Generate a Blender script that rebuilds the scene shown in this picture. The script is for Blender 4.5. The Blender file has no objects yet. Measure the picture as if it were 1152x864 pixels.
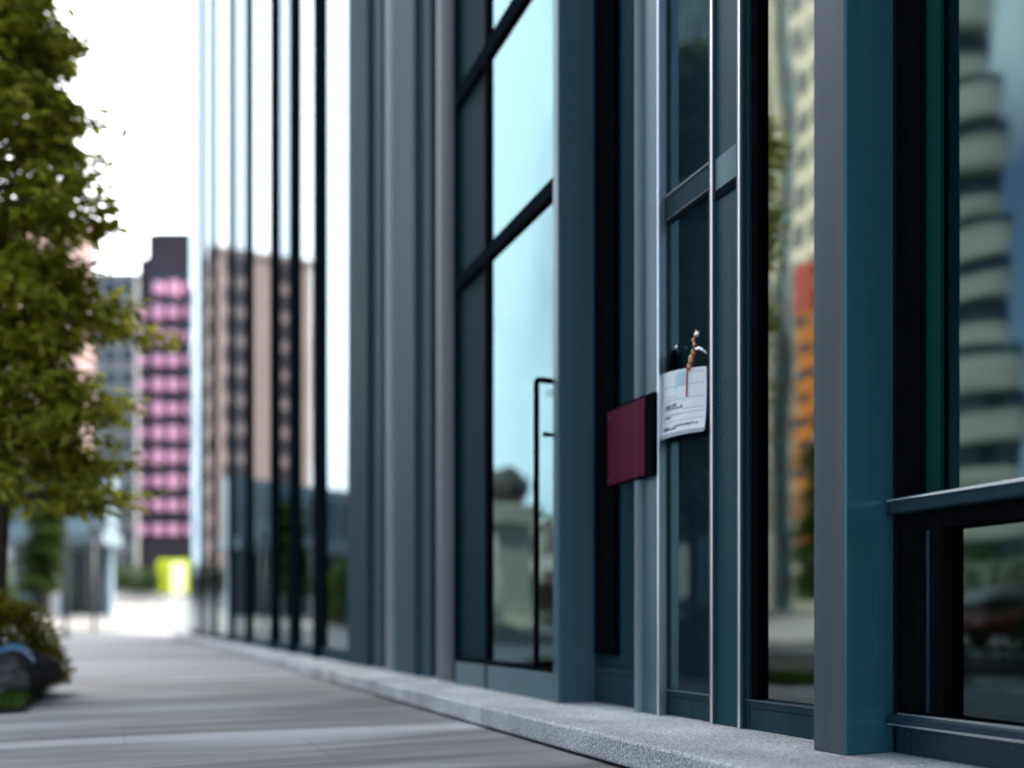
import bpy, bmesh, math, random
from mathutils import Vector, Matrix, noise as mnoise
R = math.radians
random.seed(7)
S = bpy.context.scene
COL = S.collection

# ------------------------------------------------------------------ camera, sky, sun, exposure
# world: +Y runs along the facade away from the camera, +X into the building, z = 0 is the footpath
F_PX, HOR, VPX, CZ = 1000.0, 700.0, 140.0, 0.57
TH = math.atan((576.0 - VPX) / F_PX)
cam = bpy.data.cameras.new('camera')
co = bpy.data.objects.new('camera', cam)
COL.objects.link(co)
cam.sensor_width = 36.0
cam.lens = F_PX / 1152.0 * 36.0
cam.shift_y = (HOR - 432.0) / 1152.0
cam.clip_start = 0.05
cam.clip_end = 3000.0
co.location = (0, 0, CZ)
co.rotation_euler = (R(90), 0, -TH)
cam.dof.use_dof = True
cam.dof.focus_distance = 3.4
cam.dof.aperture_fstop = 0.62
S.camera = co

SUN_EL, SUN_AZ = 60.0, 118.0            # azimuth measured from +Y towards +X: high behind the building, a little behind the camera
w = bpy.data.worlds.new('World')
S.world = w
w.use_nodes = True
nt = w.node_tree
nt.nodes.clear()
out = nt.nodes.new('ShaderNodeOutputWorld')
bg = nt.nodes.new('ShaderNodeBackground')
sky = nt.nodes.new('ShaderNodeTexSky')
sky.sky_type = 'NISHITA'
sky.sun_disc = False
sky.sun_elevation = R(SUN_EL)
sky.sun_rotation = R(SUN_AZ)
sky.air_density = 1.0
sky.dust_density = 1.5
tc = nt.nodes.new('ShaderNodeTexCoord')
ns = nt.nodes.new('ShaderNodeTexNoise')
ns.inputs['Scale'].default_value = 2.2
ns.inputs['Detail'].default_value = 5
sep = nt.nodes.new('ShaderNodeSeparateXYZ')
m1 = nt.nodes.new('ShaderNodeMath'); m1.operation = 'MULTIPLY_ADD'     # more cloud along the street (+Y)
m1.inputs[1].default_value = 0.55
rmp = nt.nodes.new('ShaderNodeMapRange')
rmp.inputs['From Min'].default_value = 0.78
rmp.inputs['From Max'].default_value = 1.08
mixc = nt.nodes.new('ShaderNodeMix'); mixc.data_type = 'RGBA'
mixc.inputs[7].default_value = (14.0, 14.6, 15.2, 1)                    # bright cloud
nt.links.new(tc.outputs['Generated'], ns.inputs['Vector'])
nt.links.new(tc.outputs['Generated'], sep.inputs[0])
nt.links.new(sep.outputs['Y'], m1.inputs[0])
m0 = nt.nodes.new('ShaderNodeMath'); m0.operation = 'MULTIPLY_ADD'
m0.inputs[1].default_value = 0.38
nt.links.new(sep.outputs['Z'], m0.inputs[0]); nt.links.new(ns.outputs['Fac'], m0.inputs[2])
mx0 = nt.nodes.new('ShaderNodeMath'); mx0.operation = 'MULTIPLY_ADD'; mx0.inputs[1].default_value = 0.22
nt.links.new(sep.outputs['X'], mx0.inputs[0]); nt.links.new(m0.outputs[0], mx0.inputs[2])
nt.links.new(mx0.outputs[0], m1.inputs[2])
nt.links.new(m1.outputs[0], rmp.inputs['Value'])
nt.links.new(rmp.outputs[0], mixc.inputs[0])
nt.links.new(sky.outputs[0], mixc.inputs[6])
nt.links.new(mixc.outputs[2], bg.inputs['Color'])
bg.inputs['Strength'].default_value = 0.10
nt.links.new(bg.outputs[0], out.inputs[0])

sl = bpy.data.lights.new('sun', 'SUN')
sl.energy = 3.0
sl.angle = R(0.5)
sl.color = (1.0, 0.93, 0.82)
so = bpy.data.objects.new('sun', sl)
COL.objects.link(so)
sd = Vector((math.sin(R(SUN_AZ)) * math.cos(R(SUN_EL)), math.cos(R(SUN_AZ)) * math.cos(R(SUN_EL)), math.sin(R(SUN_EL))))
so.rotation_euler = sd.to_track_quat('Z', 'Y').to_euler()
so.location = (20, -20, 60)

S.view_settings.view_transform = 'Standard'
S.view_settings.look = 'None'
S.view_settings.gamma = 1.0
S.view_settings.exposure = 1.92
S.render.engine = 'CYCLES'
S.cycles.max_bounces = 10
S.cycles.transparent_max_bounces = 12
S.cycles.caustics_reflective = False
S.cycles.caustics_refractive = False

# ------------------------------------------------------------------ measuring helpers
def ang(px):
    return math.atan((px - 576.0) / F_PX) + TH
def YX(px, X):                                  # distance along the street of a facade feature in plane X
    return X / math.tan(ang(px))
def W(px, py, X):                               # point in facade plane X
    Y = YX(px, X)
    Z = X * math.sin(TH) + Y * math.cos(TH)
    return Vector((X, Y, CZ + (HOR - py) / F_PX * Z))
def P(px, py, Z):                               # point at depth Z
    xc = (px - 576.0) / F_PX * Z
    return Vector((Z * math.sin(TH) + xc * math.cos(TH), Z * math.cos(TH) - xc * math.sin(TH), CZ + (HOR - py) / F_PX * Z))
def zs(slope, X):                               # height of a horizontal facade line from its image slope
    return CZ + slope * X / math.cos(TH)

# ------------------------------------------------------------------ materials
def mat(name, base, rough=0.5, metal=0.0, spec=0.5, var=0.0, scale=(4, 4, 4), detail=4, bump=0.0, bscale=60, emit=None, estr=1.0, streak=None, rvar=0.0):
    m = bpy.data.materials.new(name)
    m.use_nodes = True
    n, l = m.node_tree.nodes, m.node_tree.links
    b = n['Principled BSDF']
    b.inputs['Base Color'].default_value = (*base, 1)
    b.inputs['Roughness'].default_value = rough
    b.inputs['Metallic'].default_value = metal
    b.inputs['Specular IOR Level'].default_value = spec
    t = n.new('ShaderNodeTexCoord')
    if var:
        mp = n.new('ShaderNodeMapping'); mp.inputs['Scale'].default_value = scale
        tx = n.new('ShaderNodeTexNoise'); tx.inputs['Scale'].default_value = 1.0; tx.inputs['Detail'].default_value = detail
        hs = n.new('ShaderNodeHueSaturation'); hs.inputs['Color'].default_value = (*base, 1)
        mr = n.new('ShaderNodeMapRange')
        mr.inputs['From Min'].default_value = 0.3; mr.inputs['From Max'].default_value = 0.7
        mr.inputs['To Min'].default_value = 1 - var; mr.inputs['To Max'].default_value = 1 + var
        l.new(t.outputs['Object'], mp.inputs[0]); l.new(mp.outputs[0], tx.inputs['Vector'])
        l.new(tx.outputs['Fac'], mr.inputs['Value']); l.new(mr.outputs[0], hs.inputs['Value'])
        l.new(hs.outputs[0], b.inputs['Base Color'])
        if rvar:
            m2 = n.new('ShaderNodeMapRange')
            m2.inputs['From Min'].default_value = 0.3; m2.inputs['From Max'].default_value = 0.7
            m2.inputs['To Min'].default_value = max(0.02, rough - rvar); m2.inputs['To Max'].default_value = rough + rvar
            l.new(tx.outputs['Fac'], m2.inputs['Value']); l.new(m2.outputs[0], b.inputs['Roughness'])
    if bump:
        tb = n.new('ShaderNodeTexNoise'); tb.inputs['Scale'].default_value = bscale; tb.inputs['Detail'].default_value = 5
        l.new(t.outputs['Object'], tb.inputs['Vector'])
        bp = n.new('ShaderNodeBump'); bp.inputs['Strength'].default_value = bump; bp.inputs['Distance'].default_value = 0.01
        l.new(tb.outputs['Fac'], bp.inputs['Height']); l.new(bp.outputs[0], b.inputs['Normal'])
    if emit:
        b.inputs['Emission Color'].default_value = (*emit, 1)
        b.inputs['Emission Strength'].default_value = estr
    return m

def glass(name, refl, trans, ior=2.0, rough=0.0, wave=0.02, wscale=1.3):
    m = bpy.data.materials.new(name)
    m.use_nodes = True
    n, l = m.node_tree.nodes, m.node_tree.links
    n.remove(n['Principled BSDF'])
    o = n['Material Output']
    g = n.new('ShaderNodeBsdfGlossy'); g.inputs['Color'].default_value = (*refl, 1); g.inputs['Roughness'].default_value = rough
    t = n.new('ShaderNodeBsdfTransparent'); t.inputs['Color'].default_value = (*trans, 1)
    f = n.new('ShaderNodeFresnel'); f.inputs['IOR'].default_value = ior
    x = n.new('ShaderNodeMixShader')
    tcx = n.new('ShaderNodeTexCoord')
    nz = n.new('ShaderNodeTexNoise'); nz.inputs['Scale'].default_value = wscale; nz.inputs['Detail'].default_value = 1.5
    bp = n.new('ShaderNodeBump'); bp.inputs['Strength'].default_value = wave; bp.inputs['Distance'].default_value = 0.2
    l.new(tcx.outputs['Object'], nz.inputs['Vector']); l.new(nz.outputs['Fac'], bp.inputs['Height'])
    l.new(bp.outputs[0], g.inputs['Normal'])
    ge = n.new('ShaderNodeNewGeometry')                    # the inner face of a pane only lets light through
    iv = n.new('ShaderNodeMath'); iv.operation = 'SUBTRACT'; iv.inputs[0].default_value = 1.0
    mu = n.new('ShaderNodeMath'); mu.operation = 'MULTIPLY'
    l.new(ge.outputs['Backfacing'], iv.inputs[1]); l.new(iv.outputs[0], mu.inputs[0]); l.new(f.outputs[0], mu.inputs[1])
    l.new(mu.outputs[0], x.inputs[0]); l.new(t.outputs[0], x.inputs[1]); l.new(g.outputs[0], x.inputs[2])
    l.new(x.outputs[0], o.inputs['Surface'])
    return m

def acrylic(name, c, t_):
    m = bpy.data.materials.new(name)
    m.use_nodes = True
    n, l = m.node_tree.nodes, m.node_tree.links
    b = n['Principled BSDF']
    b.inputs['Base Color'].default_value = (*c, 1); b.inputs['Roughness'].default_value = 0.5; b.inputs['Specular IOR Level'].default_value = 0.05
    t = n.new('ShaderNodeBsdfTransparent'); t.inputs['Color'].default_value = (*t_, 1)
    x = n.new('ShaderNodeMixShader'); x.inputs[0].default_value = 0.42
    l.new(b.outputs[0], x.inputs[1]); l.new(t.outputs[0], x.inputs[2]); l.new(x.outputs[0], n['Material Output'].inputs['Surface'])
    return m

def leafmat(name, c0, c1, c2):
    m = bpy.data.materials.new(name)
    m.use_nodes = True
    n, l = m.node_tree.nodes, m.node_tree.links
    b = n['Principled BSDF']
    g = n.new('ShaderNodeNewGeometry')
    r = n.new('ShaderNodeValToRGB')
    r.color_ramp.elements[0].color = (*c0, 1); r.color_ramp.elements[1].color = (*c2, 1)
    e = r.color_ramp.elements.new(0.5); e.color = (*c1, 1)
    l.new(g.outputs['Random Per Island'], r.inputs[0])
    l.new(r.outputs[0], b.inputs['Base Color'])
    b.inputs['Roughness'].default_value = 0.45
    b.inputs['Specular IOR Level'].default_value = 0.35
    tr = n.new('ShaderNodeBsdfTranslucent'); l.new(r.outputs[0], tr.inputs['Color'])
    x = n.new('ShaderNodeMixShader'); x.inputs[0].default_value = 0.55
    l.new(b.outputs[0], x.inputs[1]); l.new(tr.outputs[0], x.inputs[2])
    l.new(x.outputs[0], n['Material Output'].inputs['Surface'])
    return m

M = {}
VS = (14, 14, 0.5)
M['slate'] = mat('slate_metal', (0.072, 0.140, 0.166), 0.36, 0.15, 0.22, 0.14, VS, 3, rvar=0.08)
M['slate_dark'] = mat('dark_slate_metal', (0.024, 0.052, 0.064), 0.62, 0.0, 0.02, 0.12, VS, 3, rvar=0.06)
M['blue'] = mat('blue_metal', (0.040, 0.150, 0.190), 0.22, 0.25, 0.4, 0.10, VS, 3, rvar=0.06)
M['grey_metal'] = mat('grey_metal', (0.080, 0.094, 0.106), 0.40, 0.2, 0.12, 0.08, VS, 3, rvar=0.06)
M['pale_metal'] = mat('pale_metal', (0.21, 0.25, 0.265), 0.5, 0.0, 0.05, 0.06, VS, 3, rvar=0.06)
M['warm_metal'] = mat('warm_grey_metal', (0.18, 0.175, 0.175), 0.5, 0.0, 0.05, 0.06, VS, 3)
M['spandrel'] = mat('spandrel_panel', (0.012, 0.034, 0.041), 0.6, 0.0, 0.01, 0.15, VS, 3)
M['slate_matte'] = mat('matte_slate_metal', (0.046, 0.085, 0.102), 0.6, 0.0, 0.04, 0.10, VS, 3)
M['teal_dull'] = mat('dull_teal_panel', (0.014, 0.046, 0.056), 0.5, 0.0, 0.08, 0.12, VS, 3)
M['slate_panel'] = mat('dark_slate_panel', (0.020, 0.042, 0.054), 0.32, 0.0, 0.10, 0.08, VS, 3)
M['backing'] = mat('dark_backing', (0.10, 0.165, 0.195), 0.7, 0.0, 0.05, 0.12, (3, 3, 1), 3)
M['silver'] = mat('silver_edge', (0.85, 0.86, 0.88), 0.30, 0.9, 0.5, 0.08, VS, 3)
M['teal'] = mat('teal_panel', (0.010, 0.050, 0.066), 0.35, 0.0, 0.10, 0.10, VS, 3, rvar=0.05)
M['green'] = mat('green_frame', (0.004, 0.048, 0.038), 0.35, 0.0, 0.08, 0.12, VS, 3)
M['black'] = mat('flat_black', (0.005, 0.005, 0.006), 0.6, 0.0, 0.0, 0.3, (30, 30, 8), 4)  # also the flat black that stands for shade in gaps and slots
M['dark_frame'] = mat('dark_frame', (0.009, 0.012, 0.015), 0.5, 0.0, 0.0, 0.15, VS, 3)
M['navy'] = mat('navy_panel', (0.010, 0.028, 0.048), 0.30, 0.0, 0.5, 0.15, (1, 1, 14), 3)
M['glass'] = glass('window_glass', (0.44, 0.70, 0.77), (0.16, 0.26, 0.28), 2.3, 0.0, 0.02)
M['glass_clear'] = glass('clear_glass', (0.82, 0.92, 0.87), (0.16, 0.26, 0.28), 4.2, 0.03, 0.015)
M['glass_near'] = glass('near_glass', (0.52, 0.76, 0.78), (0.16, 0.26, 0.28), 2.2, 0.035, 0.016)
M['glass_backed'] = glass('backed_glass', (0.50, 0.78, 0.84), (0.55, 0.62, 0.65), 1.75, 0.02, 0.012)
M['glass_far'] = glass('far_glass', (0.78, 0.90, 0.94), (0.2, 0.26, 0.28), 2.6, 0.0, 0.010, 0.5)
M['glass_grey'] = glass('grey_far_glass', (0.46, 0.56, 0.63), (0.15, 0.2, 0.22), 2.3, 0.0, 0.012, 0.5)
M['glass_dark'] = glass('dark_glass', (0.55, 0.85, 0.92), (0.10, 0.18, 0.20), 1.5, 0.0, 0.015)
M['interior'] = mat('interior', (0.05, 0.06, 0.065), 0.8, var=0.3, scale=(0.5, 0.5, 0.5))
M['crimson'] = mat('crimson_panel', (0.088, 0.006, 0.025), 0.7, 0.0, 0.0, var=0.12, scale=(5, 5, 5))
M['acrylic'] = acrylic('crimson_acrylic', (0.12, 0.007, 0.032), (0.85, 0.40, 0.50))
M['paper'] = mat('paper', (0.72, 0.74, 0.74), 0.7, var=0.05, scale=(9, 9, 9))
M['ink'] = mat('ink', (0.03, 0.035, 0.05), 0.7)
M['rule'] = mat('grey_ruling', (0.30, 0.34, 0.36), 0.7)
M['bluewash'] = mat('blue_print', (0.40, 0.56, 0.64), 0.7)
M['red'] = mat('red_cord', (0.55, 0.02, 0.04), 0.6)
M['bronze'] = mat('bronze', (0.42, 0.19, 0.10), 0.3, 0.8, var=0.25, scale=(60, 60, 60))
M['chrome'] = mat('chrome', (0.75, 0.76, 0.78), 0.12, 1.0)
M['bark'] = mat('bark', (0.055, 0.042, 0.03), 0.9, var=0.35, scale=(12, 12, 3), bump=0.8, bscale=25)
M['leaf'] = leafmat('olive_leaves', (0.12, 0.14, 0.010), (0.48, 0.48, 0.035), (0.80, 0.72, 0.13))
M['leaf_dark'] = leafmat('dark_leaves', (0.012, 0.030, 0.008), (0.03, 0.055, 0.012), (0.06, 0.10, 0.018))
M['leaf_mid'] = leafmat('green_leaves', (0.03, 0.06, 0.01), (0.06, 0.11, 0.02), (0.11, 0.16, 0.03))
M['leaf_bush'] = leafmat('bush_leaves', (0.12, 0.11, 0.006), (0.28, 0.25, 0.015), (0.45, 0.34, 0.04))
M['rock'] = mat('rock', (0.12, 0.105, 0.092), 0.85, var=0.45, scale=(5, 5, 5), bump=0.9, bscale=14)
M['rock_dark'] = mat('dark_rock', (0.040, 0.032, 0.027), 0.8, var=0.5, scale=(5, 5, 5), bump=0.9, bscale=14)
M['tarp'] = mat('blue_tarp', (0.13, 0.27, 0.42), 0.3, var=0.1)
M['grass'] = leafmat('grass_blades', (0.05, 0.11, 0.012), (0.09, 0.17, 0.02), (0.14, 0.21, 0.03))
M['soil'] = mat('soil', (0.05, 0.038, 0.028), 0.95, var=0.4, scale=(8, 8, 8), bump=0.8, bscale=30)
M['asphalt'] = mat('asphalt', (0.055, 0.056, 0.06), 0.85, var=0.25, scale=(1.5, 1.5, 1.5), bump=0.3, bscale=80)
M['kerb'] = mat('kerb_concrete', (0.34, 0.34, 0.33), 0.85, var=0.15, scale=(3, 3, 3), bump=0.3)
M['ground'] = mat('pale_ground', (0.15, 0.155, 0.16), 0.9, var=0.2, scale=(.3, .3, .3))
M['concrete'] = mat('far_concrete', (0.27, 0.27, 0.25), 0.85, var=0.15, scale=(0.3, 0.3, 0.3))
M['beige'] = mat('beige_stone', (0.55, 0.44, 0.34), 0.8, var=0.12, scale=(0.3, 0.3, 0.3))
M['salmon'] = mat('salmon_render', (0.74, 0.50, 0.43), 0.8, var=0.1, scale=(0.2, 0.2, 0.2))
M['cream'] = mat('cream_stone', (0.66, 0.60, 0.47), 0.75, var=0.1, scale=(0.3, 0.3, 0.3))
M['aubergine'] = mat('aubergine_cladding', (0.032, 0.024, 0.030), 0.7, var=0.2, scale=(0.3, 0.3, 0.3))
M['pink'] = mat('pink_balcony', (0.88, 0.44, 0.60), 0.5, var=0.06)
M['win_dark'] = mat('far_window', (0.03, 0.04, 0.05), 0.15, 0.0, 0.6)
M['win_teal'] = mat('far_teal_glass', (0.02, 0.075, 0.085), 0.12, 0.0, 0.7, var=0.3, scale=(0.2, 0.2, 0.8))
M['pale_blue'] = mat('pale_blue_cladding', (0.20, 0.28, 0.32), 0.5, var=0.2, scale=(0.5, 0.5, 0.5))
M['reflector_teal'] = mat('pale_teal_render', (0.42, 0.60, 0.62), 0.7, var=0.08)
M['tower_cream'] = mat('weathered_cream', (0.50, 0.50, 0.42), 0.8, var=0.3, scale=(.15, .15, .5))
M['win_brown'] = mat('far_brown_window', (0.16, 0.115, 0.105), 0.3, 0.0, 0.4)
M['pale_stone'] = mat('pale_stone', (0.74, 0.66, 0.52), 0.8, var=0.1, scale=(.4, .4, .4))
M['white'] = mat('white_paint', (0.78, 0.78, 0.77), 0.5, var=0.05)
M['postblack'] = mat('black_paint', (0.012, 0.012, 0.014), 0.4)
M['lime'] = mat('lime_yellow_sign', (0.55, 0.62, 0.004), 0.45, emit=(0.75, 0.85, 0.0), estr=0.03)
M['lamp'] = mat('lit_panel', (0.85, 0.85, 0.55), 0.4, emit=(1.0, 1.0, 0.45), estr=0.2)
M['orange'] = mat('orange_banner', (0.92, 0.27, 0.008), 0.6, var=0.12, scale=(1, 1, 0.4))
M['orangered'] = mat('red_orange_banner', (0.70, 0.09, 0.02), 0.6, var=0.12, scale=(1, 1, 0.4))
M['red_car'] = mat('red_car_paint', (0.35, 0.02, 0.025), 0.2)
M['teal_car'] = mat('pale_teal_car_paint', (0.22, 0.45, 0.50), 0.2)
M['tyre'] = mat('tyre', (0.015, 0.015, 0.015), 0.8)
M['rim'] = mat('rim', (0.5, 0.5, 0.52), 0.3, 0.9)
M['carglass'] = mat('car_glass', (0.01, 0.013, 0.016), 0.05, 0.0, 0.8)
M['terracotta'] = mat('terracotta', (0.45, 0.17, 0.08), 0.8, var=0.15)

def paving():
    m = bpy.data.materials.new('banded_paving')
    m.use_nodes = True
    n, l = m.node_tree.nodes, m.node_tree.links
    b = n['Principled BSDF']
    b.inputs['Roughness'].default_value = 0.62
    b.inputs['Specular IOR Level'].default_value = 0.4
    t = n.new('ShaderNodeTexCoord')
    def noise(sc, det, rot=-0.06):
        mp = n.new('ShaderNodeMapping'); mp.inputs['Scale'].default_value = sc; mp.inputs['Rotation'].default_value = (0, 0, rot)
        x = n.new('ShaderNodeTexNoise'); x.inputs['Scale'].default_value = 1; x.inputs['Detail'].default_value = det; x.inputs['Distortion'].default_value = 0.5 if det < 4 else 0
        l.new(t.outputs['Object'], mp.inputs[0]); l.new(mp.outputs[0], x.inputs['Vector'])
        return x
    band = noise((0.38, 2.5, 1), 3)
    band2 = noise((0.2, 0.6, 1), 2)
    fine = noise((55, 70, 40), 4)
    r = n.new('ShaderNodeValToRGB')
    r.color_ramp.elements[0].position = 0.40; r.color_ramp.elements[0].color = (0.130, 0.117, 0.108, 1)
    r.color_ramp.elements[1].position = 0.59; r.color_ramp.elements[1].color = (0.47, 0.455, 0.435, 1)
    e = r.color_ramp.elements.new(0.5); e.color = (0.27, 0.255, 0.243, 1)
    a = n.new('ShaderNodeMath'); a.operation = 'MULTIPLY_ADD'; a.inputs[1].default_value = 0.6
    a2 = n.new('ShaderNodeMath'); a2.operation = 'MULTIPLY'; a2.inputs[1].default_value = 0.4
    l.new(band2.outputs['Fac'], a2.inputs[0]); l.new(band.outputs['Fac'], a.inputs[0]); l.new(a2.outputs[0], a.inputs[2])
    l.new(a.outputs[0], r.inputs[0])
    # joints between slab courses
    sp = n.new('ShaderNodeSeparateXYZ'); l.new(t.outputs['Object'], sp.inputs[0])
    br = n.new('ShaderNodeTexBrick')
    br.inputs['Scale'].default_value = 1.0
    br.inputs['Brick Width'].default_value = 1.6; br.inputs['Row Height'].default_value = 0.90
    br.inputs['Mortar Size'].default_value = 0.008; br.inputs['Mortar Smooth'].default_value = 0.3
    br.inputs['Color1'].default_value = (0.93, 0.93, 0.93, 1); br.inputs['Color2'].default_value = (1.05, 1.05, 1.05, 1)
    br.inputs['Mortar'].default_value = (0.86, 0.86, 0.86, 1)
    l.new(t.outputs['Object'], br.inputs['Vector'])
    mx = n.new('ShaderNodeMix'); mx.data_type = 'RGBA'; mx.blend_type = 'MULTIPLY'; mx.inputs[0].default_value = 1
    l.new(r.outputs[0], mx.inputs[6]); l.new(br.outputs['Color'], mx.inputs[7])
    mf = n.new('ShaderNodeMix'); mf.data_type = 'RGBA'; mf.blend_type = 'OVERLAY'; mf.inputs[0].default_value = 0.35
    l.new(mx.outputs[2], mf.inputs[6]); l.new(fine.outputs['Color'], mf.inputs[7])
    l.new(mx.outputs[2], b.inputs['Base Color'])
    bp = n.new('ShaderNodeBump'); bp.inputs['Strength'].default_value = 0.35; bp.inputs['Distance'].default_value = 0.006
    l.new(fine.outputs['Fac'], bp.inputs['Height']); l.new(bp.outputs[0], b.inputs['Normal'])
    return m
M['paving'] = paving()

def granite():
    m = bpy.data.materials.new('granite')
    m.use_nodes = True
    n, l = m.node_tree.nodes, m.node_tree.links
    b = n['Principled BSDF']
    b.inputs['Roughness'].default_value = 0.7
    t = n.new('ShaderNodeTexCoord')
    v = n.new('ShaderNodeTexVoronoi'); v.inputs['Scale'].default_value = 130
    z = n.new('ShaderNodeTexNoise'); z.inputs['Scale'].default_value = 95; z.inputs['Detail'].default_value = 6
    zb = n.new('ShaderNodeTexNoise'); zb.inputs['Scale'].default_value = 2.4; zb.inputs['Detail'].default_value = 5
    for q in (v, z, zb): l.new(t.outputs['Object'], q.inputs['Vector'])
    r = n.new('ShaderNodeValToRGB')
    r.color_ramp.elements[0].position = 0.34; r.color_ramp.elements[0].color = (0.28, 0.27, 0.255, 1)
    r.color_ramp.elements[1].position = 0.62; r.color_ramp.elements[1].color = (0.70, 0.69, 0.665, 1)
    l.new(z.outputs['Fac'], r.inputs[0])
    mr = n.new('ShaderNodeMapRange'); mr.inputs['From Min'].default_value = 0.3; mr.inputs['From Max'].default_value = 0.7
    mr.inputs['To Min'].default_value = 0.58; mr.inputs['To Max'].default_value = 1.18
    l.new(zb.outputs['Fac'], mr.inputs['Value'])
    hs = n.new('ShaderNodeHueSaturation'); l.new(r.outputs[0], hs.inputs['Color']); l.new(mr.outputs[0], hs.inputs['Value'])
    l.new(hs.outputs[0], b.inputs['Base Color'])
    bp = n.new('ShaderNodeBump'); bp.inputs['Strength'].default_value = 0.8; bp.inputs['Distance'].default_value = 0.006
    l.new(z.outputs['Fac'], bp.inputs['Height']); l.new(bp.outputs[0], b.inputs['Normal'])
    return m
M['granite'] = granite()

# ------------------------------------------------------------------ object helpers
def tag(o, label=None, cat=None, group=None, kind=None):
    if label: o['label'] = label
    if cat: o['category'] = cat
    if group: o['group'] = group
    if kind: o['kind'] = kind
    return o
def empty(name, loc, label, cat, group=None):
    o = bpy.data.objects.new(name, None)
    COL.objects.link(o)
    o.location = loc
    o.empty_display_size = 0.2
    return tag(o, label, cat, group)
def wloc(o):
    v = Vector((0, 0, 0))
    while o:
        v += o.location
        o = o.parent
    return v
def obj(name, bm, m, parent=None, loc=None, smooth=False):
    """links bm (in world coordinates) as one mesh; its origin goes to its parent's place or to loc"""
    org = wloc(parent) if parent else Vector(loc if loc is not None else (0, 0, 0))
    me = bpy.data.meshes.new(name)
    bmesh.ops.translate(bm, verts=bm.verts, vec=-org)
    bmesh.ops.recalc_face_normals(bm, faces=bm.faces)
    bm.to_mesh(me)
    bm.free()
    for x in (m if isinstance(m, (list, tuple)) else [m]): me.materials.append(M[x])
    if smooth:
        for p in me.polygons: p.use_smooth = True
    o = bpy.data.objects.new(name, me)
    COL.objects.link(o)
    if parent: o.parent = parent
    else: o.location = org
    return o
def box(bm, x0, x1, y0, y1, z0, z1, bev=0.0, mi=0, seg=2):
    vs = [bm.verts.new((x, y, z)) for x in (x0, x1) for y in (y0, y1) for z in (z0, z1)]
    fs = [bm.faces.new([vs[i] for i in q]) for q in ((0, 1, 3, 2), (4, 6, 7, 5), (0, 4, 5, 1), (2, 3, 7, 6), (0, 2, 6, 4), (1, 5, 7, 3))]
    for f in fs: f.material_index = mi
    if bev:
        es = list({e for f in fs for e in f.edges})
        r = bmesh.ops.bevel(bm, geom=es, offset=bev, segments=seg, affect='EDGES', profile=0.5)
        for f in r['faces']: f.material_index = mi
def B(*a, **k):
    bm = bmesh.new()
    box(bm, *a, **k)
    return bm
def tube(bm, pts, rads, n=10, cap=True):
    rings = []
    for i, p in enumerate(pts):
        p = Vector(p)
        a = Vector(pts[max(i - 1, 0)]); c = Vector(pts[min(i + 1, len(pts) - 1)])
        t = (c - a).normalized()
        u = t.orthogonal().normalized() if i == 0 else (u - t * u.dot(t)).normalized()
        v = t.cross(u)
        r = rads[i] if isinstance(rads, (list, tuple)) else rads
        rings.append([bm.verts.new(p + (u * math.cos(2 * math.pi * k / n) + v * math.sin(2 * math.pi * k / n)) * r) for k in range(n)])
    for A, C in zip(rings, rings[1:]):
        for k in range(n): bm.faces.new((A[k], A[(k + 1) % n], C[(k + 1) % n], C[k]))
    if cap:
        bm.faces.new(rings[0][::-1]); bm.faces.new(rings[-1])
def ball(bm, c, r, sub=3, amp=0.0, freq=2.0, squash=(1, 1, 1), seed=0):
    res = bmesh.ops.create_icosphere(bm, subdivisions=sub, radius=1.0)
    for v in res['verts']:
        d = v.co.normalized()
        k = 1 + amp * mnoise.noise(d * freq + Vector((seed, seed * 1.7, 0))) + amp * 0.5 * mnoise.noise(d * freq * 2.3 + Vector((seed, 0, seed)))
        v.co = Vector((d.x * squash[0], d.y * squash[1], d.z * squash[2])) * r * k + Vector(c)
def prism(bm, poly, z0, z1, mi=0):
    a = [bm.verts.new((x, y, z0)) for x, y in poly]; b = [bm.verts.new((x, y, z1)) for x, y in poly]
    n = len(poly)
    fs = [bm.faces.new(a[::-1]), bm.faces.new(b)]
    for i in range(n): fs.append(bm.faces.new((a[i], a[(i + 1) % n], b[(i + 1) % n], b[i])))
    for f in fs: f.material_index = mi
def children(o):
    return [c for c in bpy.data.objects if c.parent == o]
def copy_tree(o, kids, parent=None):
    c = o.copy(); COL.objects.link(c)
    if parent: c.parent = parent
    for k in kids.get(o, []): copy_tree(k, kids, c)
    return c

# ------------------------------------------------------------------ ground
def rise(y):
    return 0.0 if y < 38 else (min(y, 76) - 38) * 0.08
bm = bmesh.new()
ys = [-400, -60, 0, 38, 42, 46, 50, 56, 62, 70, 76, 110, 500, 1400]
xs = [-900, -60, -20, 0, 20, 60, 900]
g = [[bm.verts.new((x, y, rise(y) - 0.008)) for x in xs] for y in ys]
for i in range(len(ys) - 1):
    for j in range(len(xs) - 1): bm.faces.new((g[i][j], g[i][j + 1], g[i + 1][j + 1], g[i + 1][j]))
tag(obj('ground', bm, 'ground'), kind='structure')

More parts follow.
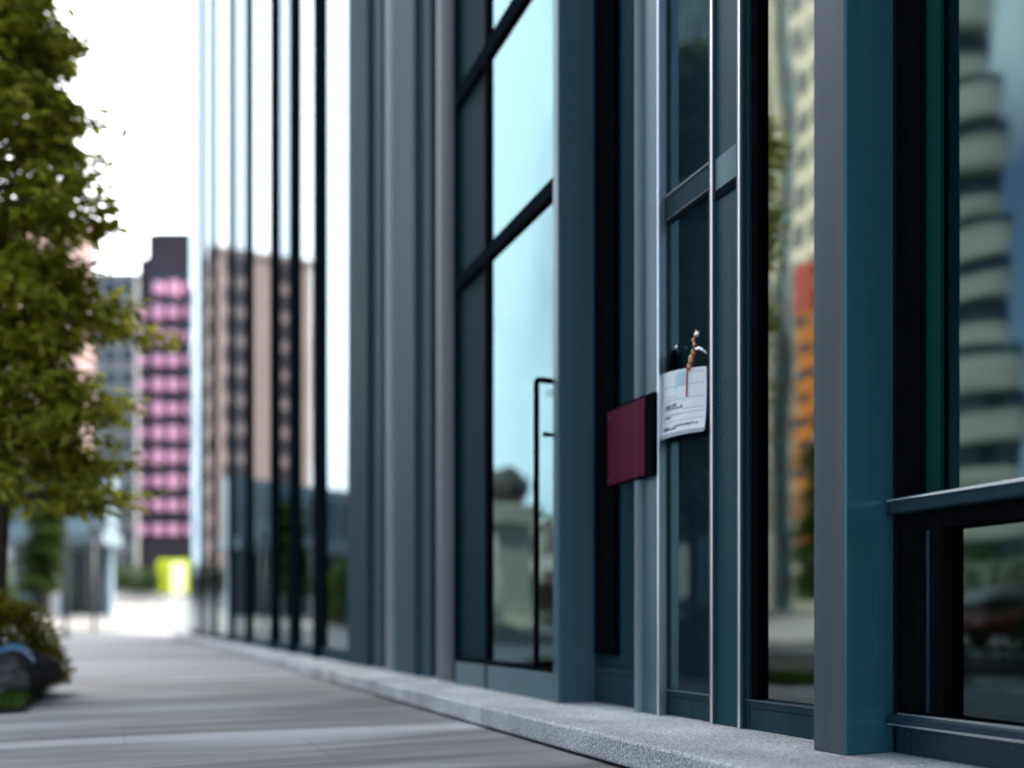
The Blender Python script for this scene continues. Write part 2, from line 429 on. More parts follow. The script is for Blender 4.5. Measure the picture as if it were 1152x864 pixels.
PATH_L = -0.55                                          # left edge of the footpath beside the planting
bm = bmesh.new()
def sheet(bm, x0, x1, yl, dz):
    for a, b in zip(yl, yl[1:]):
        bm.faces.new([bm.verts.new(v) for v in ((x0, a, rise(a) + dz), (x1, a, rise(a) + dz), (x1, b, rise(b) + dz), (x0, b, rise(b) + dz))])
sheet(bm, PATH_L, 1.80, [-14, 38, 42, 46, 50, 56, 62], 0)
sheet(bm, -4.9, PATH_L, [-14, 6.36], 0)
sheet(bm, -4.9, PATH_L, [11.5, 38, 42, 46], 0)
tag(obj('footpath', bm, 'paving'), kind='structure')
bm = bmesh.new()
sheet(bm, -14, -5.2, [-40, 38, 42, 46, 50, 56, 62, 70, 76, 300], 0.0)
tag(obj('road', bm, 'asphalt'), kind='structure')
bm = bmesh.new()
for y in range(-20, 120, 6):
    sheet(bm, -9.7, -9.55, [y, y + 3] if y not in (36,) else [36, 38, 39], 0.004)
sheet(bm, -5.6, -5.48, [-40, 38], 0.004)
tag(obj('road_markings', bm, 'white'), kind='structure')
bm = bmesh.new()
box(bm, -5.2, -5.05, -40, 38, -0.05, 0.12, 0.015)
box(bm, -14.2, -14.0, -40, 38, -0.05, 0.12, 0.015)
tag(obj('kerb', bm, 'kerb'), kind='structure')
bm = bmesh.new()                                        # low planting bed with its soil mounded a little
ny, nx = 60, 14
gv = []
for i in range(ny + 1):
    row = []
    for j in range(nx + 1):
        x = -4.4 + (PATH_L - 0.05 + 4.4) * j / nx; y = 6.35 + 5.2 * i / ny
        e = min(j, nx - j, 2) / 2 * min(i, ny - i, 2) / 2
        row.append(bm.verts.new((x, y, 0.01 + e * (0.07 + 0.06 * mnoise.noise(Vector((x * 1.4, y * 1.4, 0)))))))
    gv.append(row)
for i in range(ny):
    for j in range(nx): bm.faces.new((gv[i][j], gv[i][j + 1], gv[i + 1][j + 1], gv[i + 1][j]))
tag(obj('planting_bed', bm, 'soil', smooth=True), kind='structure')

# ------------------------------------------------------------------ the glass building
PZ = 0.12                                               # top of the granite plinth
TOP = 31.0
YEND = YX(214, 2.26)
bld = empty('glass_building', (2.6, 17.0, 0), 'tall glass office building with slate blue metal columns and dark framed windows along the footpath', 'building')

# core behind the glass: floors, back wall, roof
bm = bmesh.new()
box(bm, 9.0, 9.3, -13, YEND - 0.2, 0.0, TOP)
box(bm, 2.72, 9.0, YEND - 0.45, YEND - 0.2, 0.0, TOP)
box(bm, 2.72, 9.0, -13.2, -13.0, 0.0, TOP)
obj('wall', bm, 'interior', bld)
bm = bmesh.new()
box(bm, 2.20, 9.4, -13.3, YEND + 0.1, TOP + 0.001, TOP + 0.8)
obj('roof', bm, 'slate_dark', bld)
bm = bmesh.new()
box(bm, 2.62, 8.99, -12.9, YEND - 0.5, -0.02, PZ - 0.01)
for k in range(1, 8): box(bm, 2.75, 8.99, -12.9, YEND - 0.5, k * 4.0 + 0.2, k * 4.0 + 0.55)
obj('floor_slab', bm, 'interior', bld)

def plain(name, m, x0, x1, y0, y1, z0=PZ, z1=TOP, bev=0.006, parent=bld):
    return obj(name, B(x0, x1, y0, y1, z0, z1, bev), m, parent)

def window(name, y0, y1, xf, xg, jamb, rails, m_frame, m_glass, base_h, m_base, deep=0.05, parent=bld, jm=None):
    """one glazed bay between y0 (near) and y1 (far): frame mesh with jambs, rails and head; glass and base panel as its pieces.
    rails = [(z_low, z_high), ...]; xf front of the frame, xg the glass"""
    bm = bmesh.new()
    box(bm, xf, xg + deep, y0, y0 + jamb[0], PZ, TOP - 0.002, 0.004)
    box(bm, xf, xg + deep, y1 - jamb[1], y1, PZ, TOP - 0.002, 0.004)
    for a, b in rails: box(bm, xf + 0.003, xg + deep - 0.004, y0 + jamb[0] + 0.0005, y1 - jamb[1] - 0.0005, a, b, 0.004)
    box(bm, xf + 0.003, xg + deep - 0.004, y0 + jamb[0] + 0.0005, y1 - jamb[1] - 0.0005, PZ + base_h - 0.035, PZ + base_h, 0.004)
    f = obj('window' if name is None else name, bm, m_frame, parent)
    zz = [(PZ + base_h, rails[0][0] if rails else TOP)] + [(rails[i][1], rails[i + 1][0] if i + 1 < len(rails) else TOP) for i in range(len(rails))]
    bm = bmesh.new()
    for a, b in zz: box(bm, xg, xg + 0.012, y0 + jamb[0] - 0.002, y1 - jamb[1] + 0.002, a - 0.002, b + 0.002)
    obj('glass_pane', bm, m_glass, f)
    obj('base_panel', B(xf + 0.006, xg + deep, y0 + jamb[0] - 0.001, y1 - jamb[1] + 0.001, PZ, PZ + base_h - 0.036, 0.004), m_base, f)
    return f
def upper(z0, step=2.9, th=0.07):
    r = []
    z = z0
    while z < TOP - 1: r.append((z, z + th)); z += step
    return r

# --- bay A, nearest: wide window with a rail at sitting height
XA = 2.50
yA1 = YX(1012, 2.472)                                    # against the return of the blue column
yA0 = 0.62
zr = zs(0.149, 2.44)
zr0, zr1 = zr - 0.026, zr + 0.026
fA = window(None, yA0, yA1, 2.44, XA, (0.08, 0.008), [], 'dark_frame', 'glass_near', 0.135, 'navy')
for a, b in [(zr0, zr1)] + upper(3.5): obj('rail', B(2.405, 2.52, yA0 + 0.08, yA1 - 0.012, a, b, 0.008, seg=3), 'slate_dark', fA)
obj('rail_edge', B(2.398, 2.404, yA0 + 0.08, yA1 - 0.012, zr1 - 0.010, zr1 - 0.003, 0.001), 'silver', fA)
yg0, yg1 = YX(1063, XA), YX(1040, 2.47)
obj('stile', B(2.476, 2.498, yg0, yg1, zr1 + 0.001, TOP - 0.01, 0.003), 'green', fA)
bm = bmesh.new()
box(bm, 2.448, 2.497, yg1 + 0.001, yA1 - 0.009, zr1 + 0.001, TOP - 0.02, 0.003)
box(bm, 2.452, 2.497, YX(1063, 2.46), yA1 - 0.009, PZ + 0.136, zr0 - 0.001, 0.003)
box(bm, 2.450, 2.497, yA0 + 0.081, YX(1063, 2.46) - 0.001, zr0 - 0.062, zr0 - 0.001, 0.003)
obj('gasket_shade', bm, 'black', fA)
obj('bead', B(2.446, 2.4515, YX(1046, 2.45), YX(1043, 2.45), PZ + 0.15, zr0 - 0.064, 0.001), 'navy', fA)
bm = bmesh.new()                                         # sill with two bright lips
box(bm, 2.400, 2.438, yA0 + 0.02, yA1 - 0.014, PZ + 0.098, PZ + 0.134, 0.006)
obj('sill', bm, 'navy', fA)
bm = bmesh.new()
box(bm, 2.397, 2.402, yA0 + 0.02, yA1 - 0.014, PZ + 0.099, PZ + 0.103, 0.001)
box(bm, 2.428, 2.434, yA0 + 0.02, yA1 - 0.03, PZ + 0.1345, PZ + 0.139, 0.001)
obj('sill_edge', bm, 'silver', fA)

# --- column B: grey front, blue near return
yB0, yB1 = YX(951, 2.228), YX(917, 2.235)
plain('column', 'grey_metal', 2.228, 2.262, yB0 + 0.004, yB1, bev=0.004)
plain('column_return', 'blue', 2.2295, 2.60, yB0, yB0 + 0.05, bev=0.006)
plain('column_core', 'dark_frame', 2.265, 2.60, yB0 + 0.052, yB1 - 0.002, bev=0)
plain('edge_trim', 'silver', 2.243, 2.252, yB1 + 0.0005, yB1 + 0.009, bev=0.002)

# --- bay C
XP = 2.385
yC0, yC1 = yB1 + 0.001, YX(834, XP)
zb = zs(-0.123, 2.42) - PZ
fC = window(None, yC0 + 0.01, yC1 - 0.001, 2.41, 2.455, (0.02, 0.012), upper(3.55, 2.9), 'slate_dark', 'glass_clear', zb, 'slate_dark')
obj('gasket_shade', B(2.425, 2.452, YX(853, 2.43), yC1 - 0.014, PZ + zb + 0.002, TOP - 0.02, 0.002), 'black', fC)
obj('bead', B(2.402, 2.409, yC0 + 0.02, yC1 - 0.002, PZ + zb - 0.006, PZ + zb + 0.001, 0.002), 'grey_metal', fC)

# --- post between C and D: teal face with two silver beads
yP0, yP1 = YX(834, XP), YX(797, XP)
pst = plain('post', 'teal', XP + 0.012, 2.47, yP0, yP1, bev=0.003)
bm = bmesh.new()
box(bm, XP, XP + 0.0115, yP0 + 0.001, YX(828, XP), PZ, TOP - 0.01, 0.004)
box(bm, XP, XP + 0.0115, YX(802.5, XP), yP1 - 0.001, PZ, TOP - 0.01, 0.004)
obj('edge_bead', bm, 'grey_metal', pst)
bm = bmesh.new()
for e in (yP0 + 0.008, YX(801.5, XP)): box(bm, XP - 0.005, XP - 0.0005, e - 0.003, e + 0.010, PZ, TOP - 0.012, 0.0015)
obj('glint_strip', bm, 'silver', pst)
for py in (427, 493):
    q = W(815, py, XP + 0.0105)
    bm = bmesh.new()
    tube(bm, [q, q + Vector((-0.003, 0, 0))], [0.0045, 0.0035], 10)
    obj('screw', bm, 'chrome', pst)
bm = bmesh.new()                                          # fine scratches in the paint
for pa, pb, py in ((806, 815, 407), (812, 822, 401), (804, 826, 456), (808, 817, 439)):
    q, q2 = W(pa, py, XP + 0.0112), W(pb, py, XP + 0.0112)
    tube(bm, [q, q2 + Vector((0, 0, 0.004))], 0.0011, 5)
obj('scratches', bm, 'grey_metal', pst)

# --- bay D: dark glass with a double transom
yD0, yD1 = yP1, YX(745, XP)
rd = [(zs(0.735, 2.41), zs(0.785, 2.41))] + [(z, z + 0.1) for z in (5.4, 8.3, 11.2, 14.1, 17.0, 19.9, 22.8, 25.7, 28.6)]
fD = window(None, yD0 + 0.001, yD1 - 0.001, 2.415, 2.421, (0.008, 0.008), rd, 'slate_dark', 'glass_backed', zb, 'slate_dark')
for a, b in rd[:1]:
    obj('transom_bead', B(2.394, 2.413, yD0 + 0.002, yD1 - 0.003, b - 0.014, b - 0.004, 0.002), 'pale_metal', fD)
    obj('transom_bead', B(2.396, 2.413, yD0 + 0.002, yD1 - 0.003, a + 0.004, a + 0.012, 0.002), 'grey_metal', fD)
bm = bmesh.new()
box(bm, 2.400, 2.4125, yD0 + 0.002, yD1 - 0.003, rd[0][0] + 0.0165, rd[0][1] - 0.018, 0.002)
obj('transom', bm, 'slate_dark', fD)
obj('bead', B(2.402, 2.413, yD0 + 0.002, yD1 - 0.003, PZ + zb - 0.006, PZ + zb + 0.001, 0.002), 'slate', fD)
obj('backing_panel', B(2.436, 2.448, yD0 + 0.0095, yD1 - 0.0095, PZ + zb, TOP - 0.05), 'backing', fD)
# the transom carried across the post
bm = bmesh.new()
box(bm, XP + 0.004, XP + 0.0115, YX(827, XP), YX(803.5, XP), zs(0.715, XP), zs(0.728, XP), 0.002)
obj('transom_cap', bm, 'dark_frame', pst)
bm = bmesh.new()
box(bm, XP + 0.006, XP + 0.0117, YX(827, XP), YX(803.5, XP), zs(0.731, XP), zs(0.785, XP), 0.002)
obj('transom_plate', bm, 'slate', pst)

for f_, ya_, yb_ in ((fC, yC0 + 0.05, yC1 - 0.04), (fD, yD0 + 0.03, yD1 - 0.03), (fA, yA1 - 0.06, yA1 - 0.45)):
    for yy_ in (ya_, yb_):
        for zz_ in (PZ + 0.02, PZ + zb - 0.055):
            xx_ = {id(fC): 2.416, id(fD): 2.421, id(fA): 2.446}[id(f_)]
            bm = bmesh.new(); tube(bm, [(xx_ + .001, yy_, zz_), (xx_ - 0.002, yy_, zz_)], [0.0045, 0.0035], 8); obj('screw', bm, 'grey_metal', f_)
# --- post between D and E
yQ0, yQ1 = yD1, YX(712, 2.36)
pq = plain('post', 'slate', 2.372, 2.50, yQ0 + 0.012, yQ1, bev=0.01)
obj('edge_trim', B(2.362, 2.41, yQ0 + 0.0005, yQ0 + 0.0115, PZ, TOP - 0.01, 0.003), 'silver', pq)
bm = bmesh.new()
ym = (YX(723, 2.36) + yQ1) / 2
tube(bm, [(2.374, ym, PZ), (2.374, ym, TOP - 0.02)], 0.028, 16)
obj('half_round', bm, 'pale_metal', pq, smooth=False)

# --- bay E, recessed
XE = 2.47
yE0, yE1 = yQ1, YX(628, 2.21)
fE = window(None, yE0 + 0.001, yE1 - 0.001, 2.44, XE, (0.004, 0.002), upper(4.2, 2.9), 'slate_dark', 'teal_dull', zs(-0.094, 2.44) - PZ, 'slate_dark')
obj('gasket_shade', B(2.432, 2.468, YX(692, 2.44), yE1 - 0.004, PZ + 0.27, TOP - 0.02, 0.002), 'black', fE)  # flat black here paints the shade of a deep slot beside the column
bm = bmesh.new()
for k in range(3):
    yy = yE0 + 0.014 + k * 0.055
    box(bm, 2.456, 2.468, yy, yy + 0.03, PZ + 0.27, TOP - 0.02, 0.005)
obj('flute', bm, 'teal_dull', fE)

# --- column F: the slate return beside the door
yF = YX(628, 2.21)
plain('column', 'slate', 2.21, 2.62, yF, yF + 0.07, bev=0.006)

# --- bay G: the door with bright glass, a dark side panel, a long pull handle
XG = 2.245
yG0, yG1 = yF + 0.072, YX(514, 2.25)
tz = [(zs(0.995, 2.23), zs(1.035, 2.23)), (zs(1.55, 2.23), zs(1.60, 2.23))]
tz += [(tz[1][0] + 1.32 * k, tz[1][1] + 1.32 * k) for k in range(1, 19)]
bG = zs(-0.104, 2.24) - PZ
ySplit = YX(549, 2.24)
door = window('door', yG0, ySplit, 2.215, XG, (0.004, 0.02), tz, 'dark_frame', 'glass', bG, 'slate')
side = window('side_panel', ySplit + 0.001, yG1, 2.222, 2.262, (0.004, 0.02), [(a, b) for a, b in tz], 'dark_frame', 'spandrel', bG, 'slate')
hb = W(603.5, 752, 2.15); ht = W(603.5, 428, 2.15)
hy = hb.y
bm = bmesh.new()
tube(bm, [(2.15, hy, hb.z), (2.15, hy, ht.z - 0.03), (2.152, hy, ht.z - 0.008), (2.162, hy, ht.z + 0.004), (2.18, hy, ht.z + 0.006), (2.24, hy, ht.z + 0.006)], 0.017, 12)
tube(bm, [(2.15, hy, hb.z + 0.02), (2.24, hy, hb.z + 0.02)], 0.014, 10)
q = W(616, 489, 2.18)
tube(bm, [(2.155, q.y, q.z), (2.24, q.y, q.z)], [0.014, 0.010], 10)
obj('handle', bm, 'black', door, smooth=True)

# --- pilasters H
def pil(px0, px1, x0, m, rnd=False, name='pilaster', depth=0.30):
    a, b = YX(px1, x0), YX(px0, x0)
    if not rnd: return plain(name, m, x0, x0 + depth, a, b, bev=0.008)
    n = 14
    poly = [(x0 + 0.30, a), (x0 + 0.10, a)]
    for k in range(n + 1):
        t = math.pi * k / n
        poly.append((x0 + 0.10 - 0.10 * math.sin(t), (a + b) / 2 - (b - a) / 2 * math.cos(t)))
    poly += [(x0 + 0.10, b), (x0 + 0.30, b)]
    bm = bmesh.new()
    seen = []
    for p in poly:
        if not seen or (abs(p[0] - seen[-1][0]) + abs(p[1] - seen[-1][1])) > 1e-5: seen.append(p)
    prism(bm, seen, PZ, TOP)
    o = obj(name, bm, m, bld)
    return o
plain('gap_shade_fill', 'black', 2.33, 2.5, yG1 + 0.001, YX(503, 2.30), bev=0)  # black fill painted as the shade inside the open gap
pil(485, 503, 2.215, 'warm_metal', True)
pil(467, 484, 2.285, 'slate_matte')
pil(443.5, 466, 2.235, 'slate_matte')
pil(429, 443, 2.215, 'pale_metal', True)
pil(415, 429, 2.285, 'slate_matte')
pil(391, 413.5, 2.235, 'slate_dark')
plain('gap_shade_fill', 'black', 2.36, 2.5, YX(416, 2.30), YX(412.4, 2.235) - 0.02, bev=0)  # same black fill for the shaded slot between the pilasters

# --- far curtain wall: deep dark fins with glass between
fin_px = [358, 330, 307.5, 279, 259, 240, 226]
XFN = 2.18
yc = YX(391, 2.235)
fins = [YX(p, 2.22) for p in fin_px]
edges = [yc] + fins + [YEND]
for i, y in enumerate(fins):
    wd = 0.14
    plain('fin', 'dark_frame' if i != 4 else 'slate_dark', XFN, 2.52, y, y + wd, bev=0.004)
for i in range(len(edges) - 1):
    a = edges[i] + (0.0 if i == 0 else 0.141)
    bm = bmesh.new()
    wdt = edges[i + 1] - a
    rl = [(TOP - 1.2, TOP - 1.1)]
    window(None, a + 0.001, edges[i + 1] - 0.001, 2.252, 2.262, (0.02, 0.02), rl, 'slate_dark', 'glass_grey' if i in (2, 4, 6, 7) else 'glass_far', 0.14, 'slate_dark')
    if wdt > 2.2:
        plain('mullion', 'slate', 2.24, 2.251, a + wdt * 0.5, a + wdt * 0.5 + 0.05, bev=0.003)
plain('corner_post', 'slate_matte', 2.25, 2.60, YEND, YEND + 0.30, bev=0.01)

# --- the facade carries on behind the camera
y = 0.62
for k in range(5):
    plain('column', 'grey_metal', 2.228, 2.60, y - 0.22, y - 0.001, bev=0.006)
    window(None, y - 2.4, y - 0.222, 2.44, XA, (0.05, 0.05), [(zr0, zr1)] + upper(3.5), 'dark_frame', 'glass_near', 0.135, 'navy')
    y -= 2.41
plain('column', 'grey_metal', 2.228, 2.60, y - 0.3, y - 0.001, bev=0.006)

# ------------------------------------------------------------------ granite plinth along the facade
XL = 1.765
bm = bmesh.new()
yy = -12.0
lens = [2.35]
while yy < YEND + 0.2:
    y2 = min(yy + 2.35, YEND + 0.4)
    box(bm, XL, 2.60, yy + 0.003, y2 - 0.003, 0.012, PZ - 0.001, 0.012)
    yy = y2
pl = obj('stone_plinth', bm, 'granite', loc=(2.1, 12, 0))
tag(pl, 'long low grey granite ledge running along the foot of the glass facade', 'ledge')
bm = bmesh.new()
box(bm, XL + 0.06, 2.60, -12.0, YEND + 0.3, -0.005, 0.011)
obj('base_shadow_gap', bm, 'black', pl)  # black strip painted as the shadow under the ledge
pl.children[0].name = 'shade_strip'

# ------------------------------------------------------------------ things on the facade
# notice sheet
XN = 2.398
TL, TR, BL, BR = W(748, 421, XN), W(797, 412, XN - 0.004), W(747.5, 494, XN), W(797.5, 483, XN - 0.004)
def sheet_pt(u, v, lift=0.0):
    p = (TL * (1 - u) + TR * u) * (1 - v) + (BL * (1 - u) + BR * u) * v
    p = p + Vector((-0.010 * math.sin(math.pi * u) - 0.014 * (v ** 3) - 0.006 - lift, 0, 0.004 * math.sin(u * 3.3)))
    return p
def sheet_patch(bm, u0, u1, v0, v1, lift, th, nu=10, nv=10):
    f = [[bm.verts.new(sheet_pt(u0 + (u1 - u0) * i / nu, v0 + (v1 - v0) * j / nv, lift + th)) for i in range(nu + 1)] for j in range(nv + 1)]
    b = [[bm.verts.new(sheet_pt(u0 + (u1 - u0) * i / nu, v0 + (v1 - v0) * j / nv, lift)) for i in range(nu + 1)] for j in range(nv + 1)]
    for j in range(nv):
        for i in range(nu):
            bm.faces.new((f[j][i], f[j][i + 1], f[j + 1][i + 1], f[j + 1][i]))
            bm.faces.new((b[j][i], b[j + 1][i], b[j + 1][i + 1], b[j][i + 1]))
    for i in range(nu):
        bm.faces.new((f[0][i], b[0][i], b[0][i + 1], f[0][i + 1])); bm.faces.new((f[nv][i], f[nv][i + 1], b[nv][i + 1], b[nv][i]))
    for j in range(nv):
        bm.faces.new((f[j][0], f[j + 1][0], b[j + 1][0], b[j][0])); bm.faces.new((f[j][nu], b[j][nu], b[j + 1][nu], f[j + 1][nu]))
note = empty('notice_sheet', (TL + BR) / 2, 'white paper notice with handwritten lines hanging crooked on the dark glass', 'paper notice')
bm = bmesh.new(); sheet_patch(bm, 0, 1, 0, 1, 0.004, 0.0012); obj('sheet', bm, 'paper', note, smooth=False)
bm = bmesh.new(); sheet_patch(bm, 0.0, 1, 0.97, 1.035, 0.0075, 0.0012); sheet_patch(bm, 0.02, 1.0, 0.02, 1.02, 0.000, 0.0012); obj('backing_sheet', bm, 'rule', note)
bm = bmesh.new()
def ink_row(v, u0, u1, h, dens, jag):
    u = u0
    while u < u1:
        wl = random.uniform(0.006, 0.020)
        if random.random() < dens:
            k = random.random()
            vv = v + random.uniform(-jag, jag)
            if k < 0.5: sheet_patch(bm, u, u + 0.012, vv - h * random.uniform(.6, 1), vv, 0.0054, 0.0005, 1, 1)
            else: sheet_patch(bm, u, min(u + wl * 1.6, u1), vv - h * 0.35, vv, 0.0054, 0.0005, 1, 1)
        u += wl
ink_row(0.555, 0.10, 0.40, 0.045, 0.9, 0.006)
ink_row(0.60, 0.10, 0.52, 0.05, 0.95, 0.006)
ink_row(0.735, 0.10, 0.26, 0.05, 0.9, 0.006)
ink_row(0.70, 0.10, 0.50, 0.03, 0.4, 0.006)
ink_row(0.92, 0.07, 0.40, 0.065, 0.95, 0.006)
ink_row(0.885, 0.36, 0.86, 0.035, 1.0, 0.010)
obj('writing', bm, 'ink', note)
bm = bmesh.new()
for v, a, b in ((0.06, 0.62, 0.98), (0.24, 0.08, 0.96), (0.45, 0.12, 0.97), (0.62, 0.5, 0.97), (0.685, 0.1, 0.97), (0.79, 0.08, 0.97), (0.40, 0.14, 0.40)):
    sheet_patch(bm, a, b, v, v + 0.008, 0.0054, 0.0004, 8, 1)
for k in range(9): sheet_patch(bm, 0.08, 0.085, 0.2 + 0.08 * k, 0.25 + 0.08 * k, 0.0054, 0.0004, 1, 1)
obj('ruling', bm, 'rule', note)
bm = bmesh.new(); sheet_patch(bm, 0.34, 0.38, 0.05, 0.30, 0.0054, 0.0004, 2, 4); sheet_patch(bm, 0.40, 0.62, 0.04, 0.26, 0.0054, 0.0003, 2, 4); obj('blue_print', bm, 'bluewash', note)
bm = bmesh.new(); tube(bm, [sheet_pt(0.625, -0.04, 0.008), sheet_pt(0.62, 0.2, 0.009), sheet_pt(0.615, 0.44, 0.008)], 0.0035, 8); obj('red_cord', bm, 'red', note)

# bronze clip holding the notice, with its chain and hook
clip = empty('hanging_clip', W(779, 412, XN - 0.015), 'small bronze clip on a chrome hook pinching the top of the white notice', 'clip')
bm = bmesh.new()
for px, py, r in ((778, 405, 0.021), (780.5, 397, 0.017), (776.5, 412, 0.018)): ball(bm, W(px, py, XN - 0.02), r, 2, 0.25, 2, (0.7, 0.75, 1.3), px)
obj('jaw', bm, 'bronze', clip, smooth=True)
bm = bmesh.new()
pts = [W(781, 395, XN - 0.02), W(782, 388, XN - 0.022), W(780.5, 383, XN - 0.02), W(783, 377, XN - 0.018), W(783.5, 371, XN - 0.014)]
tube(bm, pts, [0.009, 0.007, 0.009, 0.007, 0.005], 8)
for p in pts[1:4]: ball(bm, p, 0.011, 2)
obj('chain', bm, 'bronze', clip, smooth=True)
bm = bmesh.new()
ball(bm, W(785, 376, XN - 0.02), 0.013, 2, squash=(1, 1, 1.0))
obj('ball_end', bm, 'chrome', clip, smooth=True)
bm = bmesh.new()
tube(bm, [W(783, 393, XN - 0.022), W(787, 392, XN - 0.02), W(791, 394, XN - 0.012), W(796, 397.5, XN)], [0.010, 0.009, 0.006, 0.007], 8)
obj('hook', bm, 'chrome', clip, smooth=True)
pen = empty('marker_pen', W(757, 412, XN - 0.01), 'slim black pen with a bright silver tip standing behind the white notice', 'pen')
bm = bmesh.new()
tube(bm, [W(756, 424, XN + 0.006), W(757, 402, XN + 0.006), W(759, 394, XN + 0.006)], [0.021, 0.020, 0.012], 12)
obj('barrel', bm, 'black', pen, smooth=True)
bm = bmesh.new(); tube(bm, [W(754.5, 424, XN - 0.004), W(755, 404, XN - 0.004)], [0.009, 0.008], 8); obj('pocket_clip', bm, 'slate', pen)
bm = bmesh.new(); ball(bm, W(761.5, 390.5, XN), 0.0095, 2); obj('cap_tip', bm, 'chrome', pen, smooth=True)

# crimson wall box in the recess
XR = 2.345
a, b = W(684, 461, XR), W(726, 450, XR)
c, d = W(684, 544, XR), W(726, 537, XR)
z1_, z0_ = (a.z + b.z) / 2, (c.z + d.z) / 2
wb = empty('acrylic_panel', (XR, (a.y + b.y) / 2, z0_), 'see-through dark crimson panel held across the recessed window between black clips', 'sign panel')
obj('sheet', B(XR - 0.003, XR + 0.004, b.y + 0.002, a.y, z0_, z1_, 0.0015), 'acrylic', wb)
obj('rail', B(XR - 0.004, XR + 0.012, b.y, a.y + 0.03, z1_ + 0.0005, z1_ + 0.010, 0.002), 'black', wb)
obj('rail', B(XR - 0.004, XR + 0.012, b.y, a.y + 0.03, z0_ - 0.012, z0_ - 0.0005, 0.002), 'black', wb)
obj('bracket', B(XR - 0.006, 2.371, YX(736, XR), b.y + 0.0015, z0_ - 0.006, z1_ + 0.006, 0.003), 'black', wb)
for zz_ in (z0_ + 0.03, z1_ - 0.03):
    bm = bmesh.new(); tube(bm, [(XR - 0.004, a.y - 0.02, zz_), (XR - 0.008, a.y - 0.02, zz_)], [0.006, 0.005], 10); obj('screw', bm, 'grey_metal', wb)

# ------------------------------------------------------------------ plants
def leaf_mesh(name, pts, size, m, parent, flat=0.5, asp=0.5, loc=None):
    """pts: list of (position, outward direction); every leaf a folded diamond"""
    vs, fs = [], []
    org = wloc(parent) if parent else Vector(loc)
    for p, d in pts:
        s = size * random.uniform(0.45, 1.5)
        ax = Vector((random.gauss(0, 1), random.gauss(0, 1), random.gauss(0, flat))) + d * 0.8
        ax.z -= 0.25
        ax.normalize()
        up = Vector((random.gauss(0, .45), random.gauss(0, .45), 1))
        sd_ = ax.cross(up).normalized()
        nn = sd_.cross(ax)
        p = p - org
        i = len(vs)
        wd = s * asp * random.uniform(.75, 1.2)
        vs += [p, p + ax * s * 0.45 + sd_ * wd * .5 + nn * wd * .15, p + ax * s - nn * s * 0.08, p + ax * s * 0.45 - sd_ * wd * .5 + nn * wd * .15]
        fs += [(i, i + 1, i + 2), (i, i + 2, i + 3)]
    me = bpy.data.meshes.new(name)
    me.from_pydata([tuple(v) for v in vs], [], fs)
    me.materials.append(M[m])
    for p_ in me.polygons: p_.use_smooth = False
    o = bpy.data.objects.new(name, me)
    COL.objects.link(o)
    if parent: o.parent = parent
    else: o.location = org
    return o

def make_tree(base, H, rad_fn, n_limb, per, leaf, label, m='leaf', z0=2.1, name='street_tree', tr=0.055, group=None, twigs=()):
    root = empty(name, base, label, 'tree', group)
    bm = bmesh.new()
    def cen(z):
        return Vector((base[0] + 0.10 * math.sin(z * 0.9), base[1] + 0.08 * math.cos(z * 0.7) - 0.08, base[2] + z))
    zz = [0, 0.15] + [H * k / 10 for k in range(1, 11)]
    tube(bm, [cen(z) for z in zz], [tr * 1.5, tr * 1.15] + [tr * (1.0 - 0.85 * k / 10) for k in range(1, 11)], 9)
    pts = []
    for k in range(n_limb):
        t = (k + random.random()) / n_limb
        z = z0 * 0.95 + (H * 0.97 - z0) * t
        az = k * 2.399 + random.uniform(-.5, .5)
        L = rad_fn((z - z0) / (H - z0), az) * random.uniform(0.75, 1.08)
        d = Vector((math.cos(az), math.sin(az), random.uniform(0.0, 0.42)))
        s = cen(z - 0.25)
        lp = []
        for q in range(7):
            u = q / 6
            lp.append(s + d * L * u + Vector((random.gauss(0, .04), random.gauss(0, .04), random.gauss(0, .03) - 0.30 * L * u * u)))
        tube(bm, lp, [tr * 0.42 * (1 - .85 * q / 6) + 0.004 for q in range(7)], 6)
        nsub = 5
        for sj in range(nsub):                                     # twigs that carry the leaf clumps
            u = 0.30 + 0.70 * (sj + random.random() * .6) / nsub
            i = min(int(u * 6), 5)
            p0 = lp[i].lerp(lp[i + 1], u * 6 - i)
            sdv = (d.cross(Vector((0, 0, 1))).normalized() * random.choice((-1, 1)) * random.uniform(.3, 1) + d * random.uniform(.2, .9))
            sdv.z = random.uniform(-.35, .25)
            Lt = 0.30 * random.uniform(.5, 1.25)
            p1 = p0 + sdv.normalized() * Lt
            tube(bm, [p0, p0.lerp(p1, .5) + Vector((0, 0, .02)), p1], [0.006, 0.005, 0.003], 4)
            for _ in range(per):
                v = random.random() ** 0.7
                pp = p0.lerp(p1, v) + Vector((random.gauss(0, .085), random.gauss(0, .085), random.gauss(0, .045)))
                pts.append((pp, sdv.normalized()))
    for (px_, py_, Z_, L_) in twigs:                                # long thin twigs reaching over the path
        e = P(px_, py_, Z_); b_ = cen(e.z - base[2] - 0.15)
        tp = [b_.lerp(e, q / 6) + Vector((0, 0, 0.10 * math.sin(q / 6 * 3.1))) for q in range(7)]
        tube(bm, tp, [0.016 * (1 - .8 * q / 6) + .003 for q in range(7)], 5)
        for q in range(L_):
            u = random.uniform(0.55, 1.02); i = min(int(u * 6), 5)
            pts.append((tp[i].lerp(tp[i + 1], min(u * 6 - i, 1)) + Vector((random.gauss(0, .03), random.gauss(0, .03), random.gauss(0, .03))), Vector((.6, -.2, random.uniform(-.5, .4)))))
    obj('trunk', bm, 'bark', root, smooth=True)
    leaf_mesh('crown', pts, leaf, m, root)
    return root

